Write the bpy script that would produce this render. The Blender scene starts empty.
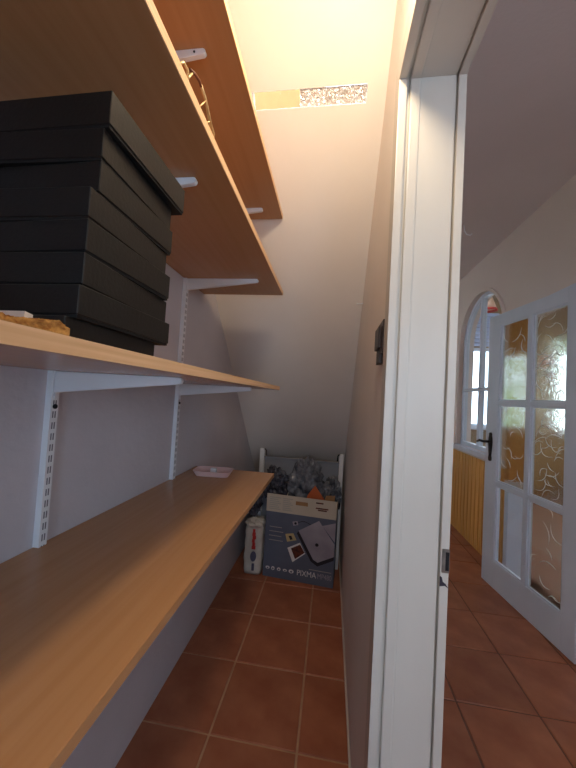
import bpy, bmesh, math, random
from mathutils import Vector, Matrix, noise
random.seed(7)
sc = bpy.context.scene
COL = sc.collection

# ------------------------------------------------------------------ camera
H = 1.25
cam_d = bpy.data.cameras.new('camera')
cam = bpy.data.objects.new('camera', cam_d)
COL.objects.link(cam)
sc.camera = cam
yaw, pitch, roll, fpx = 0.13861, 0.03890, -0.05836, 315.45
RM = Matrix.Rotation(yaw, 3, 'Z') @ Matrix.Rotation(pitch, 3, 'X') @ Matrix.Rotation(roll, 3, 'Y')
r_, f_, u_ = RM.col[0], RM.col[1], RM.col[2]
cam.matrix_world = Matrix(((r_.x, u_.x, -f_.x, 0), (r_.y, u_.y, -f_.y, 0), (r_.z, u_.z, -f_.z, H), (0, 0, 0, 1)))
cam_d.sensor_fit = 'HORIZONTAL'
cam_d.sensor_width = 36.0
cam_d.lens = 36.0 * fpx / 576.0
cam_d.clip_start = 0.02

# ------------------------------------------------------------------ world, lights, exposure
world = bpy.data.worlds.new('World')
sc.world = world
world.use_nodes = True
bg = world.node_tree.nodes['Background']
bg.inputs['Color'].default_value = (0.72, 0.86, 1.0, 1)
bg.inputs['Strength'].default_value = 6.0

def light(name, kind, loc, power, color, size=None, size_y=None, target=None):
    d = bpy.data.lights.new(name, kind)
    d.energy = power
    d.color = color
    if kind == 'AREA':
        d.shape = 'RECTANGLE'; d.size = size; d.size_y = size_y
    elif size:
        d.shadow_soft_size = size
    o = bpy.data.objects.new(name, d)
    COL.objects.link(o)
    o.location = loc
    if target is not None:
        o.rotation_euler = (Vector(target) - Vector(loc)).to_track_quat('-Z', 'Y').to_euler()
    return o

# bare bulb hung in the closet, just above the frame
light('closet_bulb_light', 'POINT', (0.03, 0.45, 2.15), 14, (1.0, 0.80, 0.55), 0.045)
# daylight coming in by the hall's two windows, beside and behind the camera
light('hall_side_daylight', 'AREA', (1.33, -0.93, 1.55), 2.6, (0.36, 0.62, 1.0), 0.90, 0.86, (0.0, -0.93, 1.55))
light('hall_front_daylight', 'AREA', (0.80, -1.84, 1.50), 4.6, (0.22, 0.50, 1.0), 0.84, 1.24, (0.80, 3.0, 1.50))

# daylight by the small window in the closet's near end wall, behind the camera
light('closet_window_daylight', 'AREA', (0.0, -0.985, 1.20), 4.4, (0.42, 0.68, 1.0), 0.22, 0.22, (0.0, 3.0, 1.20))

sc.view_settings.view_transform = 'Standard'
sc.view_settings.look = 'None'
sc.view_settings.gamma = 1.0
sc.view_settings.use_curve_mapping = False
sc.view_settings.exposure = 0.0
sc.cycles.use_denoising = True
sc.cycles.max_bounces = 10
sc.cycles.diffuse_bounces = 6
sc.cycles.transmission_bounces = 8
sc.cycles.transparent_max_bounces = 12

# ------------------------------------------------------------------ materials
def srgb(r, g, b):
    f = lambda c: (c / 12.92 if c <= 0.04045 else ((c + 0.055) / 1.055) ** 2.4)
    return (f(r / 255), f(g / 255), f(b / 255), 1.0)

def mat(name, col, rough=0.6, metal=0.0, spec=0.5, var=0.0, scale=(6, 6, 6), col2=None, bump=0.0, bscale=40.0,
        detail=4.0, rnd=0.0, trans=0.0, ior=1.45, lo=0.35, hi=0.65, sheen=0.0):
    m = bpy.data.materials.new(name)
    m.use_nodes = True
    nt = m.node_tree
    N, L = nt.nodes, nt.links
    b = N['Principled BSDF']
    b.inputs['Roughness'].default_value = rough
    b.inputs['Metallic'].default_value = metal
    b.inputs['Specular IOR Level'].default_value = spec
    b.inputs['Transmission Weight'].default_value = trans
    b.inputs['IOR'].default_value = ior
    tc = N.new('ShaderNodeTexCoord')
    mp = N.new('ShaderNodeMapping')
    mp.inputs['Scale'].default_value = scale
    L.new(tc.outputs['Object'], mp.inputs['Vector'])
    nz = N.new('ShaderNodeTexNoise')
    nz.inputs['Scale'].default_value = 1.0
    nz.inputs['Detail'].default_value = detail
    L.new(mp.outputs['Vector'], nz.inputs['Vector'])
    rp = N.new('ShaderNodeValToRGB')
    c2 = col2 or tuple(c * (1 - var) for c in col[:3]) + (1,)
    rp.color_ramp.elements[0].position = lo
    rp.color_ramp.elements[1].position = hi
    rp.color_ramp.elements[0].color = c2
    rp.color_ramp.elements[1].color = col
    L.new(nz.outputs['Fac'], rp.inputs['Fac'])
    out = rp.outputs['Color']
    if rnd:
        oi = N.new('ShaderNodeObjectInfo')
        hs = N.new('ShaderNodeHueSaturation')
        mr = N.new('ShaderNodeMapRange')
        mr.inputs['To Min'].default_value = 1 - rnd
        mr.inputs['To Max'].default_value = 1 + rnd
        L.new(oi.outputs['Random'], mr.inputs['Value'])
        L.new(mr.outputs['Result'], hs.inputs['Value'])
        L.new(out, hs.inputs['Color'])
        out = hs.outputs['Color']
    L.new(out, b.inputs['Base Color'])
    if bump:
        n2 = N.new('ShaderNodeTexNoise')
        n2.inputs['Scale'].default_value = bscale
        n2.inputs['Detail'].default_value = 3
        L.new(tc.outputs['Object'], n2.inputs['Vector'])
        bp = N.new('ShaderNodeBump')
        bp.inputs['Strength'].default_value = bump
        bp.inputs['Distance'].default_value = 0.01
        L.new(n2.outputs['Fac'], bp.inputs['Height'])
        L.new(bp.outputs['Normal'], b.inputs['Normal'])
    return m

M = {}
M['plaster'] = mat('plaster', srgb(236, 230, 224), 0.85, var=0.05, scale=(3, 3, 3), bump=0.04, bscale=60, spec=0.2)
M['plaster_left_dimmed'] = mat('plaster_left_dimmed', srgb(200, 196, 202), 0.8, var=0.07, scale=(4, 4, 4), bump=0.15, bscale=45, spec=0.25)  # white plaster, with dim cool light put into its base colour
M['plaster_hall'] = mat('plaster_hall', srgb(228, 210, 198), 0.85, var=0.05, scale=(2, 2, 2), bump=0.1, bscale=60, spec=0.2)
M['ceil_hall'] = mat('ceiling_paint', srgb(214, 198, 192), 0.85, var=0.05, scale=(2, 2, 2), bump=0.1, bscale=60, spec=0.2)
M['paint'] = mat('white_gloss_paint', srgb(204, 199, 190), 0.35, var=0.05, scale=(9, 9, 3), bump=0.06, bscale=30)
M['door_paint'] = mat('door_paint', srgb(214, 218, 228), 0.4, var=0.04, scale=(9, 9, 3), bump=0.04, bscale=30)
M['beech'] = mat('beech_laminate', srgb(186, 140, 98), 0.25, var=0.2, scale=(60, 2.0, 60), col2=srgb(180, 133, 91), bump=0.015, bscale=90)
M['beech_edge'] = mat('beech_edge_band', srgb(228, 190, 148), 0.5, scale=(70, 3, 150), col2=srgb(214, 172, 128))
M['tile'] = mat('terracotta_tile', srgb(176, 112, 80), 0.42, scale=(7, 7, 7), col2=srgb(154, 90, 62), bump=0.08, bscale=25, rnd=0.10, detail=6)
M['grout'] = mat('grout', srgb(196, 158, 126), 0.9, var=0.2, scale=(20, 20, 20))
M['grout_dark'] = mat('dirty_grout', srgb(122, 86, 70), 0.9, var=0.2, scale=(20, 20, 20))
M['white_metal'] = mat('white_powder_coat', srgb(232, 234, 238), 0.4, var=0.03)
M['slot_dark'] = mat('slot_shadow_metal', srgb(128, 128, 138), 0.7, var=0.2)
M['black_card'] = mat('black_card', srgb(13, 13, 13), 0.5, var=0.2, scale=(30, 30, 30), bump=0.05, bscale=200, rnd=0.12)
M['black_card_base'] = mat('black_card_inner', srgb(14, 14, 14), 0.7, var=0.2, scale=(30, 30, 30))
M['straw'] = mat('straw', srgb(206, 158, 84), 0.7, scale=(160, 160, 160), col2=srgb(150, 98, 44))
M['paper'] = mat('white_paper', srgb(226, 214, 204), 0.8, var=0.05)
M['switch'] = mat('brown_plastic', srgb(58, 44, 38), 0.4, var=0.15)
M['steel'] = mat('worn_steel', srgb(150, 146, 140), 0.4, metal=0.85, var=0.35, scale=(40, 40, 40))
M['foil'] = mat('silver_foil', srgb(240, 241, 244), 0.34, metal=0.7, var=0.05)
M['dark'] = mat('dark_hole', srgb(26, 24, 28), 0.8, var=0.2)
M['gouge'] = mat('bare_dark_wood', srgb(52, 44, 58), 0.8, var=0.3, scale=(60, 60, 60))
M['pine'] = mat('pine_board', srgb(230, 176, 98), 0.5, scale=(50, 50, 2.5), col2=srgb(208, 146, 72), rnd=0.12)
M['pine_trim'] = mat('pine_trim', srgb(196, 142, 74), 0.5, scale=(50, 2.5, 50), col2=srgb(170, 112, 52))
M['bronze'] = mat('dark_bronze', srgb(62, 52, 48), 0.35, metal=0.8, var=0.2)
M['carton_blue'] = mat('blue_print_card', srgb(104, 112, 130), 0.55, scale=(3, 3, 5), col2=srgb(90, 98, 118))
M['carton_white'] = mat('white_print_card', srgb(206, 196, 180), 0.6, var=0.05)
M['carton_raw'] = mat('raw_cardboard', srgb(176, 136, 96), 0.8, var=0.1, scale=(40, 40, 6))
M['print_grey'] = mat('print_grey', srgb(180, 176, 168), 0.6, var=0.05)
M['print_silver'] = mat('print_silver', srgb(176, 172, 184), 0.5, scale=(6, 6, 6), col2=srgb(150, 146, 160))
M['print_white'] = mat('print_white', srgb(232, 232, 232), 0.6, var=0.02)
M['print_dark'] = mat('print_dark', srgb(40, 40, 48), 0.6, var=0.1)
M['print_brown'] = mat('print_brown', srgb(120, 60, 40), 0.6, scale=(40, 40, 40), col2=srgb(50, 28, 24))
M['print_cream'] = mat('print_cream', srgb(206, 190, 140), 0.6, var=0.1)
M['print_red'] = mat('print_red', srgb(196, 52, 48), 0.6, var=0.1)
M['print_blue'] = mat('print_slate', srgb(86, 84, 108), 0.6, var=0.1)
M['bag_grey'] = mat('grey_plastic_bag', srgb(140, 144, 154), 0.2, scale=(16, 16, 16), col2=srgb(62, 66, 76), bump=0.3, bscale=30)
M['bag_navy'] = mat('dark_plastic_bag', srgb(90, 90, 102), 0.22, scale=(22, 22, 22), col2=srgb(32, 32, 42), bump=0.5, bscale=40)
M['sack'] = mat('white_sack', srgb(212, 206, 196), 0.55, scale=(12, 12, 6), col2=srgb(184, 178, 170), bump=0.4, bscale=30)
M['orange'] = mat('orange_card', srgb(204, 104, 56), 0.6, var=0.1)
M['grey_panel'] = mat('grey_panel', srgb(146, 150, 160), 0.7, var=0.06)
M['wire'] = mat('brass_wire', srgb(226, 196, 140), 0.35, metal=0.4, var=0.1)
M['wire_brown'] = mat('brown_wire', srgb(110, 56, 24), 0.5, var=0.1)
M['pink'] = mat('pale_pink_plastic', srgb(226, 192, 188), 0.35, var=0.05)
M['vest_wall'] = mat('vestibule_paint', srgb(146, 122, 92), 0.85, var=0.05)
M['vest_floor'] = mat('vestibule_floor', srgb(140, 92, 66), 0.5, var=0.2, scale=(5, 5, 5))
M['shutter'] = mat('pale_blue_slats', srgb(178, 190, 222), 0.6, var=0.05)
M['lace'] = mat('white_lace', srgb(230, 234, 240), 0.8, var=0.2, scale=(60, 60, 60))
M['leaf'] = mat('leaf_green', srgb(190, 222, 150), 0.6, scale=(5, 5, 5), col2=srgb(120, 176, 120))
M['petal_red'] = mat('petal_red', srgb(206, 60, 48), 0.6, var=0.1)
M['petal_yellow'] = mat('petal_yellow', srgb(232, 200, 90), 0.6, var=0.1)
M['petal_white'] = mat('petal_white', srgb(236, 226, 214), 0.6, var=0.1)
M['stem'] = mat('stem_green', srgb(90, 104, 56), 0.6, var=0.2)
M['shade_peach'] = mat('peach_shade', srgb(236, 190, 160), 0.5, var=0.05)
M['ground'] = mat('outside_ground', srgb(190, 188, 180), 0.9, var=0.1)

def clear_glass():
    m = bpy.data.materials.new('clear_window_glass')
    m.use_nodes = True
    nt = m.node_tree; N, L = nt.nodes, nt.links
    N.remove(N['Principled BSDF'])
    t = N.new('ShaderNodeBsdfTransparent'); t.inputs['Color'].default_value = (0.94, 0.96, 0.97, 1)
    g = N.new('ShaderNodeBsdfGlossy'); g.inputs['Roughness'].default_value = 0.02
    lay = N.new('ShaderNodeLayerWeight'); lay.inputs['Blend'].default_value = 0.5
    pw_ = N.new('ShaderNodeMath'); pw_.operation = 'POWER'; pw_.inputs[1].default_value = 4.0
    L.new(lay.outputs['Facing'], pw_.inputs[0])
    lw = N.new('ShaderNodeMath'); lw.operation = 'MULTIPLY_ADD'; lw.inputs[1].default_value = 0.5; lw.inputs[2].default_value = 0.03
    L.new(pw_.outputs['Value'], lw.inputs[0])
    mx = N.new('ShaderNodeMixShader')
    L.new(lw.outputs['Value'], mx.inputs['Fac'])
    L.new(t.outputs['BSDF'], mx.inputs[1]); L.new(g.outputs['BSDF'], mx.inputs[2])
    L.new(mx.outputs['Shader'], N['Material Output'].inputs['Surface'])
    return m
M['glass'] = clear_glass()

def relief_glass(name, tint, strength, scale, rough, ior=1.3):
    m = bpy.data.materials.new(name)
    m.use_nodes = True
    nt = m.node_tree; N, L = nt.nodes, nt.links
    b = N['Principled BSDF']
    b.inputs['Base Color'].default_value = tint
    b.inputs['Transmission Weight'].default_value = 1.0
    b.inputs['Roughness'].default_value = rough
    b.inputs['IOR'].default_value = ior
    tc = N.new('ShaderNodeTexCoord')
    n1 = N.new('ShaderNodeTexNoise'); n1.inputs['Scale'].default_value = scale; n1.inputs['Detail'].default_value = 2
    n1.inputs['Distortion'].default_value = 1.5
    L.new(tc.outputs['Object'], n1.inputs['Vector'])
    bp = N.new('ShaderNodeBump'); bp.inputs['Strength'].default_value = strength; bp.inputs['Distance'].default_value = 0.004
    L.new(n1.outputs['Fac'], bp.inputs['Height'])
    L.new(bp.outputs['Normal'], b.inputs['Normal'])
    return m
M['relief_glass'] = relief_glass('textured_door_glass', (0.80, 0.77, 0.68, 1), 0.07, 45.0, 0.03, 2.0)
M['slot_glass'] = relief_glass('hammered_glass', (0.95, 0.95, 0.93, 1), 0.3, 120.0, 0.05, 1.25)
M['relief_glint'] = mat('white_relief_glint', (0.92, 0.90, 0.82, 1), 0.12, spec=0.9, var=0.02)  # opaque white paints the glints along the raised glass ridges

# ------------------------------------------------------------------ builders
def finish(name, bm, m, parent=None, smooth=False, local=False):
    if parent is not None and not local:
        w = parent
        off = Vector((0, 0, 0))
        while w is not None:
            off += w.location
            w = w.parent
        bmesh.ops.translate(bm, verts=bm.verts, vec=-off)
    me = bpy.data.meshes.new(name)
    bm.normal_update()
    bm.to_mesh(me)
    bm.free()
    if smooth:
        for p in me.polygons:
            p.use_smooth = True
    o = bpy.data.objects.new(name, me)
    if m is not None:
        me.materials.append(M[m] if isinstance(m, str) else m)
    COL.objects.link(o)
    if parent is not None:
        o.parent = parent
    return o

def tag(o, label, cat, group=None, kind=None):
    o['label'] = label
    o['category'] = cat
    if group: o['group'] = group
    if kind: o['kind'] = kind
    return o

def thing(name, label, cat, loc=(0, 0, 0), rotz=0.0, group=None, kind=None):
    o = bpy.data.objects.new(name, None)
    COL.objects.link(o)
    o.location = loc
    o.rotation_euler = (0, 0, rotz)
    o.empty_display_size = 0.05
    return tag(o, label, cat, group, kind)

def B(bm, x0, x1, y0, y1, z0, z1):
    vs = [bm.verts.new((x, y, z)) for z in (z0, z1) for (x, y) in ((x0, y0), (x1, y0), (x1, y1), (x0, y1))]
    for f in ((3, 2, 1, 0), (4, 5, 6, 7), (0, 1, 5, 4), (1, 2, 6, 5), (2, 3, 7, 6), (3, 0, 4, 7)):
        bm.faces.new([vs[i] for i in f])
    return vs

def bev(bm, r, seg=1):
    bmesh.ops.bevel(bm, geom=list(bm.edges), offset=r, segments=seg, affect='EDGES', profile=0.7)

def box(name, x0, x1, y0, y1, z0, z1, m, parent=None, bevel=0.0, seg=1, local=False):
    bm = bmesh.new()
    B(bm, x0, x1, y0, y1, z0, z1)
    if bevel: bev(bm, bevel, seg)
    return finish(name, bm, m, parent, local=local)

def prism(bm, pts, axis, a, b):
    # polygon pts (2d) extruded along axis between a and b
    def P(q, t):
        return {'x': (t, q[0], q[1]), 'y': (q[0], t, q[1]), 'z': (q[0], q[1], t)}[axis]
    v0 = [bm.verts.new(P(q, a)) for q in pts]
    v1 = [bm.verts.new(P(q, b)) for q in pts]
    n = len(pts)
    bm.faces.new(v0[::-1]); bm.faces.new(v1)
    for i in range(n):
        bm.faces.new((v0[i], v0[(i + 1) % n], v1[(i + 1) % n], v1[i]))
    bmesh.ops.recalc_face_normals(bm, faces=list(bm.faces))

def tube(bm, pts, r, seg=6, cap=True):
    pts = [Vector(p) for p in pts]
    rings = []
    for i, p in enumerate(pts):
        t = (pts[min(i + 1, len(pts) - 1)] - pts[max(i - 1, 0)]).normalized()
        a = t.orthogonal().normalized() if not rings else None
        if a is None:
            a = (prev - t * prev.dot(t))
            a = a.normalized() if a.length > 1e-5 else t.orthogonal().normalized()
        prev = a
        b = t.cross(a)
        rr = r[i] if isinstance(r, (list, tuple)) else r
        rings.append([bm.verts.new(p + (a * math.cos(2 * math.pi * k / seg) + b * math.sin(2 * math.pi * k / seg)) * rr) for k in range(seg)])
    for i in range(len(rings) - 1):
        for k in range(seg):
            bm.faces.new((rings[i][k], rings[i][(k + 1) % seg], rings[i + 1][(k + 1) % seg], rings[i + 1][k]))
    if cap:
        bm.faces.new(rings[0][::-1]); bm.faces.new(rings[-1])

def lathe(bm, prof, cx, cy, seg=20):
    rings = [[bm.verts.new((cx + r * math.cos(2 * math.pi * k / seg), cy + r * math.sin(2 * math.pi * k / seg), z)) for k in range(seg)] for r, z in prof]
    for i in range(len(rings) - 1):
        for k in range(seg):
            bm.faces.new((rings[i][k], rings[i][(k + 1) % seg], rings[i + 1][(k + 1) % seg], rings[i + 1][k]))

def struct(o, label, cat):
    return tag(o, label, cat, kind='structure')

# ------------------------------------------------------------------ dimensions
XL, XR, XH = -0.639, 0.131, 0.277       # closet left wall, closet right wall, hall face of that wall
XW = 1.34                                # hall wall with the arched window
ZC = 2.64
SA, SB = 3.3517, 1.0009                  # sloping ceiling z = SA - SB*y
T = 0.3238                               # tile pitch
GX, GY = -0.3786, 1.8106
YJ = 0.759                               # far jamb of the closet door
ZD = 2.033                               # head of the closet door
sl = lambda y: SA - SB * y

# ------------------------------------------------------------------ floor with tiles
fl2 = box('floor_hall', 0.20, 1.60, -1.95, 5.3, -0.12, -0.004, 'grout_dark')
struct(fl2, 'terracotta tiled hall floor with dark grout', 'floor')
fl = box('floor', -0.80, 0.20, -1.95, 5.3, -0.12, -0.004, 'grout')
struct(fl, 'terracotta tiled closet floor with pale grout', 'floor')
bm = bmesh.new()
g = 0.0035
B(bm, g, T - g, g, T - g, -0.004, 0.0)
for v in bm.verts:
    if v.co.z > -0.001:
        v.co.x += 0.002 if v.co.x < T / 2 else -0.002
        v.co.y += 0.002 if v.co.y < T / 2 else -0.002
tile0 = finish('tile', bm, 'tile', fl)
first = True
for i in range(-1, 6):
    for j in range(-11, 11):
        x, y = GX + i * T, GY + j * T
        if y < -1.8 or y > 5.0: continue
        o = tile0 if first else tile0.copy()
        if not first:
            COL.objects.link(o); o.parent = fl
        first = False
        o.location = (x, y, 0)
        if i >= 2: o.parent = fl2

# ------------------------------------------------------------------ walls
wl = box('wall_left', XL - 0.1, XL, -1.0, 3.42, 0, ZC, 'plaster_left_dimmed')
struct(wl, 'white plaster wall toned down for dim light, carrying the shelf standards', 'wall')

bm = bmesh.new()
Y1 = 0.80
B(bm, XR, XH, Y1, 2.70, 0, ZC)
prism(bm, [(2.70, 0), (3.36, 0), (3.36, 0.05), (2.70, sl(2.70) + 0.06)], 'x', XR, XH)
B(bm, XR, XH, -0.16, Y1, ZD + 0.05, ZC)
B(bm, XR, XH, -1.9, -0.16, 0, ZC)
wr = finish('wall_right', bm, 'plaster')
struct(wr, 'plaster partition wall between the closet and the hall', 'wall')

bm = bmesh.new()
B(bm, XL - 0.1, -0.125, -1.1, -1.0, 0, ZC); B(bm, 0.125, XR, -1.1, -1.0, 0, ZC)
B(bm, -0.125, 0.125, -1.1, -1.0, 0, 1.075); B(bm, -0.125, 0.125, -1.1, -1.0, 1.325, ZC)
wn = finish('wall_near', bm, 'plaster')
struct(wn, 'plaster end wall of the closet behind the viewer', 'wall')
wq = thing('window_10', 'small window in the closet end wall behind the viewer', 'window', (0, -1.05, 1.075), kind='structure')
for (x0, x1, z0, z1) in ((-0.125, -0.105, 1.075, 1.325), (0.105, 0.125, 1.075, 1.325), (-0.105, 0.105, 1.075, 1.095), (-0.105, 0.105, 1.305, 1.325)):
    box('frame_bar', x0, x1, -1.07, -1.04, z0, z1, 'paint', wq)

# sloping underside of the stairs, with a slot for the glass strip
SX0, SX1, SY0, SY1 = -0.335, 0.066, 1.0375, 1.0725
def slope_piece(bm, x0, x1, y0, y1, t=0.03):
    prism(bm, [(y0, sl(y0)), (y1, sl(y1)), (y1 + t, sl(y1) + t), (y0 + t, sl(y0) + t)], 'x', x0, x1)
bm = bmesh.new()
YT = (SA - ZC) / SB
for a in ((XL, XR, YT, SY0), (XL, XR, SY1, SA / SB), (XL, SX0, SY0, SY1), (SX1, XR, SY0, SY1)):
    slope_piece(bm, *a)
ceil = finish('ceiling', bm, 'plaster')
struct(ceil, 'sloping plaster underside of the stairs above the closet', 'ceiling')
c2 = box('ceiling_closet', XL - 0.1, XR, -1.1, YT, ZC, ZC + 0.06, 'plaster')
struct(c2, 'flat plaster ceiling strip above the closet door', 'ceiling')
bm = bmesh.new()
SXM = -0.165
slope_piece(bm, SX0 + 0.001, SXM, SY0 + 0.0005, SY1 - 0.0005, 0.004)
bmesh.ops.translate(bm, verts=bm.verts, vec=(0, 0.004, 0.004))
w4 = finish('window_4', bm, 'slot_glass')
struct(w4, 'narrow textured glass strip set in the sloping ceiling', 'window')
bm = bmesh.new()
nu, nv = 70, 12
gr = [[None] * (nv + 1) for _ in range(nu + 1)]
bk = [[None] * (nv + 1) for _ in range(nu + 1)]
for a in range(nu + 1):
    for b in range(nv + 1):
        x = SXM + 0.001 + (SX1 - 0.001 - SXM - 0.001) * a / nu
        y = SY0 + 0.0006 + (SY1 - SY0 - 0.0012) * b / nv
        h = 0.006 + random.uniform(-0.0016, 0.0016) + 0.002 * noise.noise(Vector((x * 40, y * 60, 2)))
        gr[a][b] = bm.verts.new((x, y + h, sl(y) + h))
        bk[a][b] = bm.verts.new((x, y + h + 0.0006, sl(y) + h + 0.0006))
for a in range(nu):
    for b in range(nv):
        bm.faces.new((gr[a][b], gr[a + 1][b], gr[a + 1][b + 1], gr[a][b + 1]))
        bm.faces.new((bk[a][b + 1], bk[a + 1][b + 1], bk[a + 1][b], bk[a][b]))
fs = finish('foil_sheet', bm, 'foil')
tag(fs, 'crumpled silver foil filling the right of the slot in the sloping ceiling', 'foil')
tb = box('timber_beam', -0.62, -0.10, 1.30, 1.40, 2.47, 2.75, 'pine_trim', bevel=0.004)
tag(tb, 'orange timber beam behind the left part of the glass strip', 'beam')

# stairwell beyond the closet, with the windows that the hall door mirrors
bm = bmesh.new()
swins = ((3.50, 3.80, 1.05, 2.15), (4.02, 4.52, 0.97, 2.02))
ys_ = 3.42
for a, b, c, d in swins:
    B(bm, XL - 0.1, XL, ys_, a, 0, ZC); ys_ = b
    B(bm, XL - 0.1, XL, a, b, 0, c); B(bm, XL - 0.1, XL, a, b, d, ZC)
B(bm, XL - 0.1, XL, ys_, 5.2, 0, ZC)
ws = finish('wall_stair', bm, 'plaster_hall')
struct(ws, 'stairwell wall with two windows mirrored in the glazed door', 'wall')
for k, (a, b, c, d) in enumerate(swins):
    w = thing('window_%d' % (8 + k), ('narrow bright stairwell window', 'stairwell window full of green foliage')[k], 'window', (XL - 0.05, (a + b) / 2, c), kind='structure')
    for (p, q, r, t_) in ((a, a + 0.04, c, d), (b - 0.04, b, c, d), (a + 0.04, b - 0.04, c, c + 0.04), (a + 0.04, b - 0.04, d - 0.04, d)):
        box('frame_bar', XL - 0.07, XL - 0.03, p, q, r, t_, 'door_paint', w)
    box('pane', XL - 0.052, XL - 0.048, a + 0.04, b - 0.04, c + 0.04, d - 0.04, 'glass', w)
for k in range(16):
    box('plank', XL, XL + 0.014, 3.45 + k * 0.11, 3.45 + k * 0.11 + 0.107, 0, 0.93, 'pine', ws)
pm = box('pelmet', XL + 0.001, XL + 0.10, 3.95, 4.60, 2.0, 2.50, 'pine_trim', bevel=0.004)
tag(pm, 'orange wooden pelmet above the green stairwell window', 'pelmet')
stf = box('floor_stair', XL - 0.1, XR, 3.36, 5.2, -0.12, -0.002, 'tile')
struct(stf, 'terracotta floor at the foot of the stairs', 'floor')
stc = box('ceiling_stair', XL - 0.1, XH, 2.2, 5.3, ZC, ZC + 0.06, 'ceil_hall')
struct(stc, 'mauve grey ceiling over the foot of the stairs', 'ceiling')

# hall shell
hc = box('ceiling_hall', XH, XW + 0.15, -1.9, 5.2, ZC, ZC + 0.06, 'ceil_hall')
struct(hc, 'mauve grey hall ceiling', 'ceiling')
he = box('wall_hall_end', XL - 0.1, XW, 5.2, 5.3, 0, ZC, 'plaster_hall')
struct(he, 'end wall of the hall beyond the arched window', 'wall')

WC, WR_, WS, ZSILL = 3.13, 0.435, 1.885, 0.835     # arched window: centre y, radius, springing, sill
DY0, DY1, DZ = 1.80, 2.585, 1.955                   # doorway behind the glazed door
bm = bmesh.new()
XB = XW + 0.13
B(bm, XW, XB, -1.9, -1.40, 0, ZC); B(bm, XW, XB, -1.40, -0.46, 2.0, ZC); B(bm, XW, XB, -1.40, -0.46, 0, 1.10)
B(bm, XW, XB, -0.46, DY0, 0, ZC)
B(bm, XW, XB, DY0, DY1, DZ, ZC)
B(bm, XW, XB, DY1, WC - WR_, 0, ZC)
B(bm, XW, XB, WC + WR_, 5.2, 0, ZC)
B(bm, XW, XB, WC - WR_, WC + WR_, 0, ZSILL)
n = 28
arc = [(WC + WR_ * math.cos(math.pi * k / n), WS + WR_ * math.sin(math.pi * k / n)) for k in range(n + 1)]
for k in range(n):
    a, b = arc[k], arc[k + 1]
    prism(bm, [a, b, (b[0], ZC), (a[0], ZC)], 'x', XW, XB)
hw = finish('wall_hall', bm, 'plaster_hall')
struct(hw, 'beige hall wall with the arched window and the glazed doorway', 'wall')
bm = bmesh.new()
B(bm, 0.36, 1.24, -1.95, -1.87, 0, 0.85); B(bm, 0.36, 1.24, -1.95, -1.87, 2.15, ZC)
B(bm, XH, 0.36, -1.95, -1.87, 0, ZC); B(bm, 1.24, XW, -1.95, -1.87, 0, ZC)
hn = finish('wall_hall_front', bm, 'plaster_hall')
struct(hn, 'front wall of the hall behind the viewer', 'wall')
w2 = thing('window_2', 'front window of the hall behind the viewer', 'window', (0.80, -1.91, 0.85), kind='structure')
for (x0, x1, z0, z1) in ((0.36, 0.40, 0.85, 2.15), (1.20, 1.24, 0.85, 2.15), (0.40, 1.20, 0.85, 0.89), (0.40, 1.20, 2.11, 2.15), (0.785, 0.815, 0.89, 2.11)):
    box('frame_bar', x0, x1, -1.93, -1.89, z0, z1, 'paint', w2)
w3 = thing('window_3', 'high side window of the hall beside the viewer', 'window', (XW, -0.93, 1.10), kind='structure')
for (y0, y1, z0, z1) in ((-1.40, -1.36, 1.10, 2.0), (-0.50, -0.46, 1.10, 2.0), (-1.36, -0.50, 1.10, 1.14), (-1.36, -0.50, 1.96, 2.0), (-0.95, -0.91, 1.14, 1.96)):
    box('frame_bar', XW + 0.03, XW + 0.07, y0, y1, z0, z1, 'paint', w3)

# wainscot boards
pw = (WC + 1.95 - 2.62) / 31
bm = bmesh.new()
B(bm, -0.014, 0, 0.0015, 0.074, 0, 0.795)
for v in bm.verts:
    if v.co.x < -0.01:
        v.co.y += 0.005 if v.co.y < 0.03 else -0.005
plank0 = finish('plank', bm, 'pine', hw)
for k in range(34):
    o = plank0 if k == 0 else plank0.copy()
    if k:
        COL.objects.link(o); o.parent = hw
    o.location = (XW, 2.635 + k * 0.0752, 0.0)
tr = box('trim_2', XW - 0.022, XW, 2.63, 5.19, 0.795, 0.815, 'paint', bevel=0.003)
struct(tr, 'white capping strip along the top of the pine boards', 'trim')

# ------------------------------------------------------------------ arched window in the hall
w1 = thing('window_1', 'white arched hall window with cross bars above pine boards', 'window', (XW, WC, ZSILL), kind='structure')
def arch_ring(bm, x0, x1, ro, ri, zb, cz=WS, cy=WC, n=28):
    out = [(cy + ro, zb)] + [(cy + ro * math.cos(math.pi * k / n), cz + ro * math.sin(math.pi * k / n)) for k in range(n + 1)] + [(cy - ro, zb)]
    inn = [(cy + ri, zb)] + [(cy + ri * math.cos(math.pi * k / n), cz + ri * math.sin(math.pi * k / n)) for k in range(n + 1)] + [(cy - ri, zb)]
    for k in range(len(out) - 1):
        prism(bm, [out[k], out[k + 1], inn[k + 1], inn[k]], 'x', x0, x1)
bm = bmesh.new(); arch_ring(bm, XW - 0.018, XW + 0.0, WR_ + 0.022, WR_ - 0.004, ZSILL)
finish('arch_trim', bm, 'plaster_hall', w1)
bm = bmesh.new(); arch_ring(bm, XW + 0.03, XW + 0.075, WR_, WR_ - 0.03, ZSILL)
finish('sash_frame', bm, 'door_paint', w1)
box('window_sill', XW - 0.045, XW + 0.02, WC - WR_ - 0.06, WC + WR_ + 0.06, ZSILL - 0.02, ZSILL + 0.022, 'door_paint', w1, bevel=0.004)
box('sash_rail', XW + 0.03, XW + 0.075, WC - WR_ + 0.04, WC + WR_ - 0.04, ZSILL + 0.022, ZSILL + 0.06, 'door_paint', w1)
box('muntin', XW + 0.028, XW + 0.072, WC + 0.035, WC + 0.065, ZSILL + 0.05, WS + WR_ - 0.03, 'door_paint', w1)
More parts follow.
